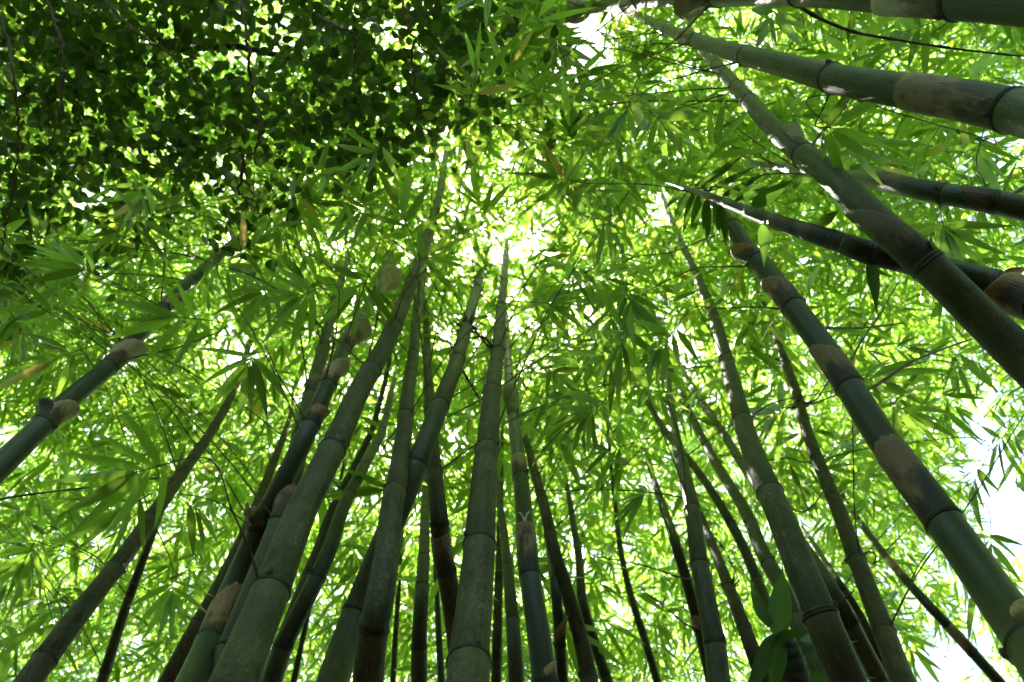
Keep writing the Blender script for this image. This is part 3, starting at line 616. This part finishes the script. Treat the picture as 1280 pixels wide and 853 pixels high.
tuft('C10', (631, 355), 0.1, 16, M_TWIG_DARK)
tuft('R3', (1003, 508), 0.10, 26, M_TWIG_DARK); tuft('R3', (980, 455), 0.07, 18, M_TWIG_DARK); tuft('R3', (962, 398), 0.07, 12, M_TWIG_DARK); tuft('R3', (1022, 577), 0.05, 12, M_TWIG_DARK)
tuft('R1', (834, 468), 0.08, 14, M_TWIG_DARK); tuft('R14', (909, 735), 0.09, 16, M_TWIG_DARK); tuft('C15', (690, 668), 0.05, 8, M_TWIG_DARK); tuft('R7', (704, 17), 0.08, 20, M_TWIG_DARK)

# buds and stub scars on the joints in view
BUDM = make_mesh('bud', *(lambda V: (V[0], [V[1]]))(tube(np.array([[0, 0, -0.5], [0, 0, -0.2], [0, 0, 0.2], [0, 0, 0.7], [0, 0, 1.0]]), [0.12, 0.42, 0.40, 0.2, 0.02], 8)), M_TWIG_DARK)
for k, c in CULMS.items():
    if k == 'R9' or c.dep[c.vis[0]] > 4: continue
    for q, x in enumerate(c.nodes):
        if not (c.L[c.vis[0]] < x < c.L[c.vis[1] - 8]) or rng.random() < 0.35: continue
        a = cam_angle(c, x) + (1.1 if q % 2 else -1.1) + rng.normal(0, 0.5)
        N1 = interp(c, np.atleast_1d(x), c.N)[0]; B1 = interp(c, np.atleast_1d(x), c.B)[0]; T1 = interp(c, np.atleast_1d(x), c.T)[0]; rr = radius(c, x)
        out = N1 * math.cos(a) + B1 * math.sin(a); z = rr * rng.uniform(0.35, 0.6)
        o = bpy.data.objects.new('bud', BUDM); COL.objects.link(o); o.parent = c.root
        o.matrix_basis = frame_mat(point(c, x + z * 0.5) + out * rr * 1.02 - c.base, norm(np.cross(T1, out)), T1 + out * 0.25, z)

# forked white husk on the striped culm
c = CULMS['C11']; u = c_len(c, 656, 656); fa = cam_angle(c, u); p0 = point(c, u); N_ = interp(c, np.atleast_1d(u), c.N)[0]; B_ = interp(c, np.atleast_1d(u), c.B)[0]; T_ = interp(c, np.atleast_1d(u), c.T)[0]
for s_ in (-1, 1):
    pp = []
    for q, (da, du) in enumerate(((0.0, -0.035), (0.18, 0.0), (0.42, 0.028), (0.62, 0.03))):
        a = fa + s_ * da; pp.append(p0 + (N_ * math.cos(a) + B_ * math.sin(a)) * radius(c, u) * 1.1 + T_ * du)
    link('husk_fork', branch_mesh('husk_fork', pp, 0.004, 0.003, M_WHITE, c.base, 6, False), c.root)

# ------------------------------------------------------------------ sheath blades of the two shoots
def blade(root, base, b, t, w, depth0, depth1, mat, curl=0.1, name='blade', label=None):
    P0, P1 = at(b[0], b[1], depth0), at(t[0], t[1], depth1)
    L = np.linalg.norm(P1 - P0); wid = w * depth0 / F / L
    me = leaf_mesh(name, mat, 1.0, wid * 0.9, 12, 0.6, curl, 0.0, True)
    o = link(name, me, root)
    view = norm(CAM - P0) + (np.random.default_rng(abs(int(b[0] * 3 + b[1]))).random(3) - 0.5) * 0.6
    o.matrix_basis = frame_mat(P0 - base, P1 - P0, view, L)
    if label: o['label'] = label
r9 = R9
def r9d(x, y): 
    u = c_len(r9, x, y); return float((point(r9, u) - CAM) @ FWD)
for b, t, w in (((868, 233), (942, 188), 9), ((876, 236), (930, 196), 8), ((885, 239), (955, 203), 10), ((903, 245), (968, 212), 10), ((918, 252), (975, 226), 9), ((940, 258), (1002, 215), 22), ((1020, 284), (1053, 260), 16),
                ((856, 237), (828, 264), 10), ((860, 240), (838, 290), 12), ((866, 242), (852, 300), 12), ((873, 245), (863, 312), 14), ((884, 250), (884, 318), 15), ((900, 257), (911, 324), 17), ((893, 254), (896, 300), 12), ((957, 280), (955, 334), 20), ((1087, 326), (1098, 394), 18)):
    blade(r9.root, r9.base, b, t, w, r9d(*b), r9d(*b) + random.uniform(-0.1, 0.12), M_BLADE, 0.08)
blade(r9.root, r9.base, (1250, 348), (1296, 328), 15, r9d(1250, 360), r9d(1250, 360) + 0.05, M_BLADE_RUST, 0.2, label='rust coloured sheath blade')

# low shoot at the lower right with broad blades
sd = 2.5
sbase = at(1000, 1010, 2.35); sroot_loc = sbase.copy(); sroot_loc[2] = 0
shoot = thing('bamboo_shoot', sroot_loc, 'stout dark bamboo shoot with broad green blades behind the sunlit grey culm', 'bamboo shoot')
SP = np.array([[sroot_loc[0], sroot_loc[1] , -0.02], (sroot_loc + sbase) / 2, sbase, at(1003, 900, 2.45), at(993, 850, 2.5), at(986, 815, 2.52), at(980, 792, 2.54)])
SPc = catmull(SP, 10); SPc = SPc[np.concatenate([[True], np.linalg.norm(np.diff(SPc, axis=0), axis=1) > 1e-4])]
tt = np.linspace(0, 1, len(SPc)); V, Fq = tube(SPc, 0.045 * (1 - tt ** 6 * 0.8), 20)
zl = np.repeat(np.linspace(0, 2.6, len(SPc)), 20)
co = np.stack([V[:, 0], V[:, 1], zl], -1)
link('stem', make_mesh('stem', V - sroot_loc, [Fq], M_SHEATH['dark'], {'culm_co': co, 'along': (zl * 3) % 1.0}), shoot)
for q in range(5):      # overlapping sheath collars up the shoot
    k0 = int(len(SPc) * (0.60 + q * 0.075)); k1 = min(k0 + 7, len(SPc) - 1)
    if k1 - k0 < 3: continue
    Pq = SPc[k0:k1 + 1]; rr = (0.045 * (1 - tt[k0:k1 + 1] ** 6 * 0.8)) * np.linspace(1.05, 1.22, k1 - k0 + 1)
    V, Fq = tube(Pq, rr, 18); zz = np.repeat(np.linspace(0, 1, len(Pq)), 18)
    link('sheath', make_mesh('sheath', V - sroot_loc, [Fq], M_SHEATH['green' if q % 2 else 'dark'], {'culm_co': np.stack([V[:, 0] * 1.0, V[:, 1], V[:, 2]], -1), 'along': zz}), shoot)
for b, t, w, d1, cu in (((976, 800), (977, 700), 35, 2.75, 0.05), ((962, 782), (932, 718), 19, 2.7, 0.06), ((972, 796), (928, 868), 26, 2.2, 0.35), ((972, 800), (968, 880), 26, 2.3, 0.2), ((970, 800), (1014, 786), 16, 2.4, 0.1), ((995, 820), (1030, 812), 20, 2.6, 0.05),
                        ((1000, 818), (1088, 798), 20, 2.75, 0.1), ((1005, 850), (1112, 842), 22, 2.7, 0.1), ((1000, 800), (1050, 790), 14, 2.7, 0.1), ((960, 785), (968, 745), 12, 2.8, 0.1)):
    blade(shoot, sroot_loc, b, t, w, sd, d1, M_BLADE, cu)

# ------------------------------------------------------------------ canopy foliage of the grove
def vnoise(P, s, seed):
    """smooth 3D value noise in 0..1"""
    r = np.random.default_rng(seed); G = r.random((32, 32, 32)); Q = P / s + 100
    i = np.floor(Q).astype(int); f = Q - i; f = f * f * (3 - 2 * f); out = 0
    for dx in (0, 1):
        for dy in (0, 1):
            for dz in (0, 1):
                w = (f[:, 0] if dx else 1 - f[:, 0]) * (f[:, 1] if dy else 1 - f[:, 1]) * (f[:, 2] if dz else 1 - f[:, 2])
                out = out + w * G[(i[:, 0] + dx) % 32, (i[:, 1] + dy) % 32, (i[:, 2] + dz) % 32]
    return out
GAPS = [(722, 80, 44), (738, 38, 38), (275, 228, 26), (130, 250, 30), (285, 440, 34), (1240, 590, 46), (1225, 545, 30), (1190, 835, 58), (1110, 850, 28), (1255, 650, 40), (850, 428, 26), (565, 425, 20), (20, 560, 24), (95, 245, 24), (960, 315, 16), (520, 640, 14), (300, 690, 20), (725, 690, 22)]
def scatter(N, zmin, zmax, rad, ymin):
    x = rng.uniform(-rad, rad, N); y = rng.uniform(ymin, rad, N); z = rng.uniform(zmin, zmax, N)
    return np.stack([x, y, z], -1)
P = np.vstack([scatter(190000, 4.2, 13.0, 12.5, -10.5), np.stack([rng.uniform(-6, 6, 20000), rng.uniform(-2, 8, 20000), rng.uniform(8, 13, 20000)], -1)])  # canopy extended unseen behind the camera to block sky light
hor = np.hypot(P[:, 0], P[:, 1] - 1.5)
q = np.clip((P[:, 2] - 4.2) / 2.4, 0.03, 1)                       # few leaves low down inside the clump
q = np.where(hor > 4.0, np.maximum(q, np.clip((hor - 4.0) / 2.0, 0, 1)), q)
q *= np.clip(0.25 + 1.7 * (vnoise(P, 1.1, 3) - 0.28), 0.05, 1)
px, py, dz = project(P)
inview = (dz > 0) & (px > -150) & (px < W + 150) & (py > -150) & (py < H + 150)
q = np.where(inview, q, q * 0.42)
ok = (dz > 2.9) & ~((px > -60) & (px < 570) & (py < 240 - 0.12 * px) & (dz < 5.6) & (dz > 0))      # the broad-leaved tree stands there
for gx, gy, gr in GAPS:
    hit = np.hypot(px - gx, py - gy) < gr * (0.55 + 0.9 * vnoise(P, 0.5, 9)); q = np.where(hit & (dz > 0), q * (0.05 if gx > 700 and (gy < 100 or gx > 1100) else 0.3), q)
lr = np.clip((px - 1080) / 120, 0, 1) * np.clip((py - 500) / 120, 0, 1); q *= 1 - 0.55 * np.where(dz > 0, lr, 0)
gx = np.clip((px / 4).astype(int), 0, 319); gy = np.clip((py / 4).astype(int), 0, 213)
front = inview & (dz < CDEPTH[gy, gx]) & (px > 0) & (px < W) & (py > 0) & (py < H)
for ox, oy in ((-4, 0), (4, 0), (0, 4), (0, -4)):
    front |= inview & (dz < CDEPTH[np.clip(gy + oy, 0, 213), np.clip(gx + ox, 0, 319)])
q = np.where(front, q * 0.08, q)
q *= 1 - 0.12 * np.where(dz > 0, np.clip((py - 520) / 200, 0, 1), 0)          # the grove thins out away from the clump, where the sky comes through
keep = ok & (rng.random(len(P)) < q); P = P[keep]
ra = rng.uniform(0, 2 * math.pi, 70000); rr = rng.uniform(8.5, 13, 70000)        # unseen low ring of grove foliage, added to dim and green the side light
P = np.vstack([P, np.stack([rr * np.cos(ra), rr * np.sin(ra), rng.uniform(0.3, 5.5, 70000)], -1)]); N_S = len(P)

def leaves_np(P, L0, wid, seed, nleaf=8):
    """sprays of leaves as arrays: vertices, triangles, quads, tint, spray index per face set"""
    r = np.random.default_rng(seed); S = len(P)
    az = r.uniform(0, 2 * math.pi, S); dr = r.uniform(0.0, 0.8, S)
    D = norm(np.stack([np.cos(az), np.sin(az), -dr], -1)); N = norm(np.stack([r.normal(0, 0.35, S), r.normal(0, 0.35, S), np.ones(S)], -1))
    N = norm(N - D * np.sum(N * D, -1, keepdims=True)); B = np.cross(N, D)
    base_a = np.radians(np.linspace(-82, 82, nleaf))
    a = base_a[None] + r.normal(0, 0.2, (S, nleaf))
    X = D[:, None] * np.cos(a)[..., None] + B[:, None] * np.sin(a)[..., None] + np.array([0, 0, -1.0]) * (r.uniform(0.0, 0.9, (S, nleaf)))[..., None]
    X = norm(X); Z = norm(N[:, None] + r.normal(0, 0.45, (S, nleaf, 3))); Z = norm(Z - X * np.sum(Z * X, -1, keepdims=True)); Yv = np.cross(Z, X)
    Ls = L0 * r.uniform(0.6, 1.2, (S, nleaf)) * r.uniform(0.8, 1.15, S)[:, None]
    O = P[:, None] - D[:, None] * (0.16 * np.abs(np.linspace(-1, 1, nleaf))[None] * r.uniform(0.3, 1.3, (S, nleaf)))[..., None]
    w = Ls * wid * r.uniform(0.8, 1.2, (S, nleaf)) * 0.5
    def pt(t, s, zz): return O + X * (Ls * t)[..., None] + Yv * (w * s)[..., None] + Z * (Ls * zz)[..., None] + np.array([0, 0, -1.0]) * (Ls * 0.18 * t * t)[..., None]
    V = np.stack([pt(0, 0, 0), pt(0.3, -1, 0.012), pt(0.3, 1, 0.012), pt(0.65, -0.75, 0.01), pt(0.65, 0.75, 0.01), pt(1, 0, 0)], 2)
    tint = np.repeat(r.random((S, nleaf))[..., None], 6, -1)
    # short twig behind every spray: a three-sided sliver
    e = P - D * 0.34 + np.array([0, 0, -0.04]); t3 = []
    for k in range(3):
        an = k * 2 * math.pi / 3; o = (B * math.cos(an) + N * math.sin(an))
        t3 += [e + o * 0.0022, P + o * 0.0012]
    TV = np.stack(t3, 1)
    return V, tint, TV
def emit(name, parent, base, V, tint, TV, mat, **props):
    if V.shape[2] == 4:
        S, nl = V.shape[:2]; v = V.reshape(-1, 3); k = np.arange(S * nl) * 4
        tri = np.concatenate([np.stack([k, k + 2, k + 1], -1), np.stack([k + 1, k + 2, k + 3], -1)])
        return link(name, make_mesh(name, v - base, [tri], mat, {'tint': tint.ravel()}, smooth=True), parent, **props)
    S, nl = V.shape[:2]; v = V.reshape(-1, 3); k = np.arange(S * nl) * 6
    tri = np.concatenate([np.stack([k, k + 2, k + 1], -1), np.stack([k + 3, k + 4, k + 5], -1)])
    qd = np.stack([k + 1, k + 2, k + 4, k + 3], -1)
    o = len(v); kk = np.arange(S) * 6 + o
    tq = np.concatenate([np.stack([kk + 2 * a, kk + 2 * b, kk + 2 * b + 1, kk + 2 * a + 1], -1) for a, b in ((0, 1), (1, 2), (2, 0))])
    v = np.vstack([v, TV.reshape(-1, 3)]); tn = np.concatenate([tint.ravel(), np.full(S * 6, 0.0)])
    return link(name, make_mesh(name, v - base, [tri, np.vstack([qd, tq])], mat, {'tint': tn}, smooth=True), parent, **props)
# every spray belongs to the culm whose upper part is nearest; those far from any form the grove beyond
bestd = np.full(N_S, 1e9); bestk = np.full(N_S, -1); keys = list(CULMS)
for ki, k in enumerate(keys):
    c = CULMS[k]
    if k == 'R9': continue
    up_ = c.P[c.P[:, 2] > 3.5][::5]
    for u_ in up_:
        d = np.linalg.norm(P - u_, axis=1); m_ = d < bestd; bestd[m_] = d[m_]; bestk[m_] = ki
px, py, dz = project(P)
seen = (dz > 0) & (px > -60) & (px < W + 60) & (py > -60) & (py < H + 60)
fine = (dz > 0) & (dz < 6.5) & (px > -40) & (px < W + 40) & (py > -40) & (py < H + 40)
V, TI, TV = leaves_np(P[fine], 0.24, 0.145, 5)
V2, TI2, _ = leaves_np(P[~fine], np.where(seen[~fine], 0.228, 0.31)[:, None], 0.145, 6)  # out-of-view leaves enlarged to block more sky light
V2 = V2[:, :, [0, 1, 2, 5]]; TI2 = TI2[:, :, :4]
V2[:, :, 1:3] = V2[:, :, 1:3] + (V2[:, :, 3:4] - V2[:, :, 0:1]) * 0.08
for ki, k in enumerate(keys):
    m_ = (bestk == ki) & (bestd < 1.5) & fine
    if m_.sum() > 3: emit('foliage', CULMS[k].root, CULMS[k].base, V[m_[fine]], TI[m_[fine]], TV[m_[fine]], M_FOL, kind='stuff')
near_ = (bestd[fine] >= 1.5)
emit('bamboo_foliage', None, np.zeros(3), V[near_], TI[near_], TV[near_], M_FOL, kind='stuff', label='nearer sunlit bamboo leaves hanging between the culms', category='foliage')
emit('bamboo_foliage', None, np.zeros(3), V2, TI2, None, M_FOL, kind='stuff', label='far mass of small bamboo leaves roofing the whole grove, with an unseen ring added round it', category='foliage')

# ------------------------------------------------------------------ broad-leaved tree over the upper left
tl = np.array([-3.2, -1.6, 0.0])
tree = thing('broadleaf_tree', tl, 'dark shady tree with small round leaves overhanging the upper left', 'tree')
def rough_tube(name, P, r0, r1, parent, base, sides=10, mat=M_BARK):
    Pc = catmull(P, 10); t_ = np.linspace(0, 1, len(Pc)); Pc = Pc + rng.normal(0, 0.004, Pc.shape)
    V, Fq = tube(Pc, (r0 + (r1 - r0) * t_) * (1 + 0.12 * rng.normal(0, 1, len(Pc)).clip(-1, 1)), sides)
    return link(name, make_mesh(name, V - base, [Fq], mat), parent)
fork = np.array([-3.0, -1.3, 3.6])
rough_tube('trunk', [tl + [0, 0, -0.1], tl + [0.05, 0.05, 1.2], tl + [0.1, 0.15, 2.4], fork], 0.14, 0.08, tree, tl, 14)
limbs = [[(-40, 40, 4.6), (60, 20, 4.4), (180, 60, 4.3), (300, 60, 4.2), (420, 90, 4.2), (540, 130, 4.1)],
         [(-80, 150, 4.5), (20, 180, 4.3), (120, 200, 4.2), (220, 210, 4.2)],
         [(-40, -120, 4.6), (150, -60, 4.5), (330, -40, 4.4), (505, -20, 4.3), (560, 60, 4.2), (600, 120, 4.1)]]
for lb in limbs: rough_tube('limb', [fork] + [at(p[0], p[1], p[2] + 0.45) for p in lb], 0.04, 0.006, tree, tl, 8)
for tw in ([(2, 20, 3.1), (16, 90, 3.0), (23, 160, 3.0), (21, 215, 3.0), (8, 280, 3.0), (2, 310, 3.0)],
           [(296, -20, 3.0), (310, 60, 2.9), (314, 110, 2.9), (325, 165, 2.85), (318, 190, 2.85), (304, 200, 2.85), (312, 235, 2.9), (328, 272, 2.9)],
           [(400, 22, 3.2), (425, 35, 3.1), (443, 45, 3.1), (444, 80, 3.1), (440, 115, 3.1)],
           [(500, -10, 3.3), (508, 30, 3.2), (522, 55, 3.2), (545, 75, 3.2), (580, 110, 3.2)], [(55, -10, 3.4), (78, 60, 3.3), (76, 130, 3.3), (60, 190, 3.3)], [(515, 60, 3.2), (517, 95, 3.2), (522, 130, 3.2)],
           [(305, 205, 2.9), (300, 240, 2.95), (318, 262, 2.95)], [(130, 0, 3.6), (170, 40, 3.5), (220, 75, 3.5), (255, 120, 3.4)]):
    rough_tube('hanging_twig', [at(*p) for p in tw], 0.0062, 0.003, tree, tl, 7)
BL = [(-60, 60, 4.4, 1.0), (60, 60, 4.3, 0.75), (190, 60, 4.2, 0.75), (330, 50, 4.2, 0.75), (460, 50, 4.1, 0.58), (550, 50, 4.0, 0.36), (585, 100, 4.0, 0.22), (20, 190, 4.2, 0.5), (130, 160, 4.1, 0.42), (270, 165, 4.1, 0.42), (390, 150, 4.0, 0.40), (480, 130, 4.0, 0.32), (50, 285, 4.1, 0.22), (-30, 280, 4.2, 0.4), (200, -150, 4.4, 0.9), (450, -130, 4.3, 0.8), (-100, -120, 4.5, 1.0), (640, 125, 3.9, 0.2), (690, 150, 3.8, 0.16), (20, 320, 4.1, 0.2), (70, 340, 4.2, 0.14), (-10, 400, 4.2, 0.22), (215, 250, 4.1, 0.2), (300, 290, 4.1, 0.14), (170, 300, 4.2, 0.12), (470, 190, 4.0, 0.17), (620, 60, 3.9, 0.14), (120, 330, 4.2, 0.12), (560, 150, 4.0, 0.2), (420, 205, 4.0, 0.18), (330, 240, 4.1, 0.2), (130, 215, 4.0, 0.2)]
pts_, wts = [], np.array([b[3] ** 2.4 for b in BL]); wts = wts / wts.sum()
NB = 1650
for (x, y, d, r), w in zip(BL, wts):
    k = int(NB * w) + 2; u = norm(rng.normal(size=(k, 3))) * (rng.random(k) ** 0.4)[:, None] * r; u[:, 2] *= 0.75; pts_.append(at(x, y, d) + u)
TP = np.vstack(pts_); TP = TP[vnoise(TP, 0.33, 21) > 0.36]
def round_leaf(name, mat):
    a = np.linspace(0, 2 * math.pi, 10, endpoint=False); V = [((0.5 - 0.5 * math.cos(t)) ** 0.9 * (1.12 if abs(t - math.pi) < 0.1 else 1.0), 0.36 * math.sin(t) * (1 + 0.25 * math.cos(t)), 0.10 * abs(math.sin(t)) - 0.10 * (0.5 - 0.5 * math.cos(t)) ** 2) for t in a]
    V.append((0.5, 0, -0.03)); k = np.arange(10)
    return make_mesh(name, V, [np.stack([k, (k + 1) % 10, np.full(10, 10)], -1)], mat)
RL = round_leaf('round_leaf', M_BROAD1)
tv = np.array([v.co[:] for v in RL.vertices]); tf = np.array([p.vertices[:] for p in RL.polygons])
S = len(TP); nl = 7
az = rng.uniform(0, 2 * math.pi, (S, nl)); X = norm(np.stack([np.cos(az), np.sin(az), rng.uniform(-0.8, 0.3, (S, nl))], -1))
Z = norm(np.array([0, 0, 1.0]) + rng.normal(0, 0.45, (S, nl, 3))); Z = norm(Z - X * np.sum(Z * X, -1, keepdims=True)); Yv = np.cross(Z, X)
ta = rng.uniform(0, 2 * math.pi, S); TD = np.stack([np.cos(ta), np.sin(ta), rng.uniform(-0.5, 0.2, S)], -1)      # leaves sit along short twigs
O = TP[:, None] + TD[:, None] * (np.linspace(-0.14, 0.14, nl)[None] + rng.normal(0, 0.01, (S, nl)))[..., None] + rng.normal(0, 0.012, (S, nl, 3)); LS = rng.uniform(0.035, 0.072, (S, nl)) * rng.uniform(0.8, 1.15, (S, 1))
O = O.reshape(-1, 3); X = X.reshape(-1, 3); Yv = Yv.reshape(-1, 3); Z = Z.reshape(-1, 3); LS = LS.ravel()
qx, qy, qz = project(O); vis = (qx > 0) & (qx < 640) & (qy > 0) & (qy < 300)
order = np.argsort(np.where(vis, qz, 99)); single = order[:260]
for i_ in single:
    lf = bpy.data.objects.new('leaf', RL); COL.objects.link(lf); lf.parent = tree
    lf.matrix_basis = frame_mat(O[i_] - tl, X[i_], Z[i_], float(LS[i_]))
rest = np.setdiff1d(np.arange(len(O)), single)
VV = O[rest, None] + LS[rest, None, None] * (X[rest, None] * tv[None, :, 0:1] + Yv[rest, None] * tv[None, :, 1:2] + Z[rest, None] * tv[None, :, 2:3])
FF = (tf[None] + (np.arange(len(rest)) * len(tv))[:, None, None]).reshape(-1, 3)
link('crown', make_mesh('crown', VV.reshape(-1, 3) - tl, [FF], M_BROAD, {'tint': np.repeat(rng.random(len(rest)) * 0.97, len(tv))}), tree, kind='stuff')
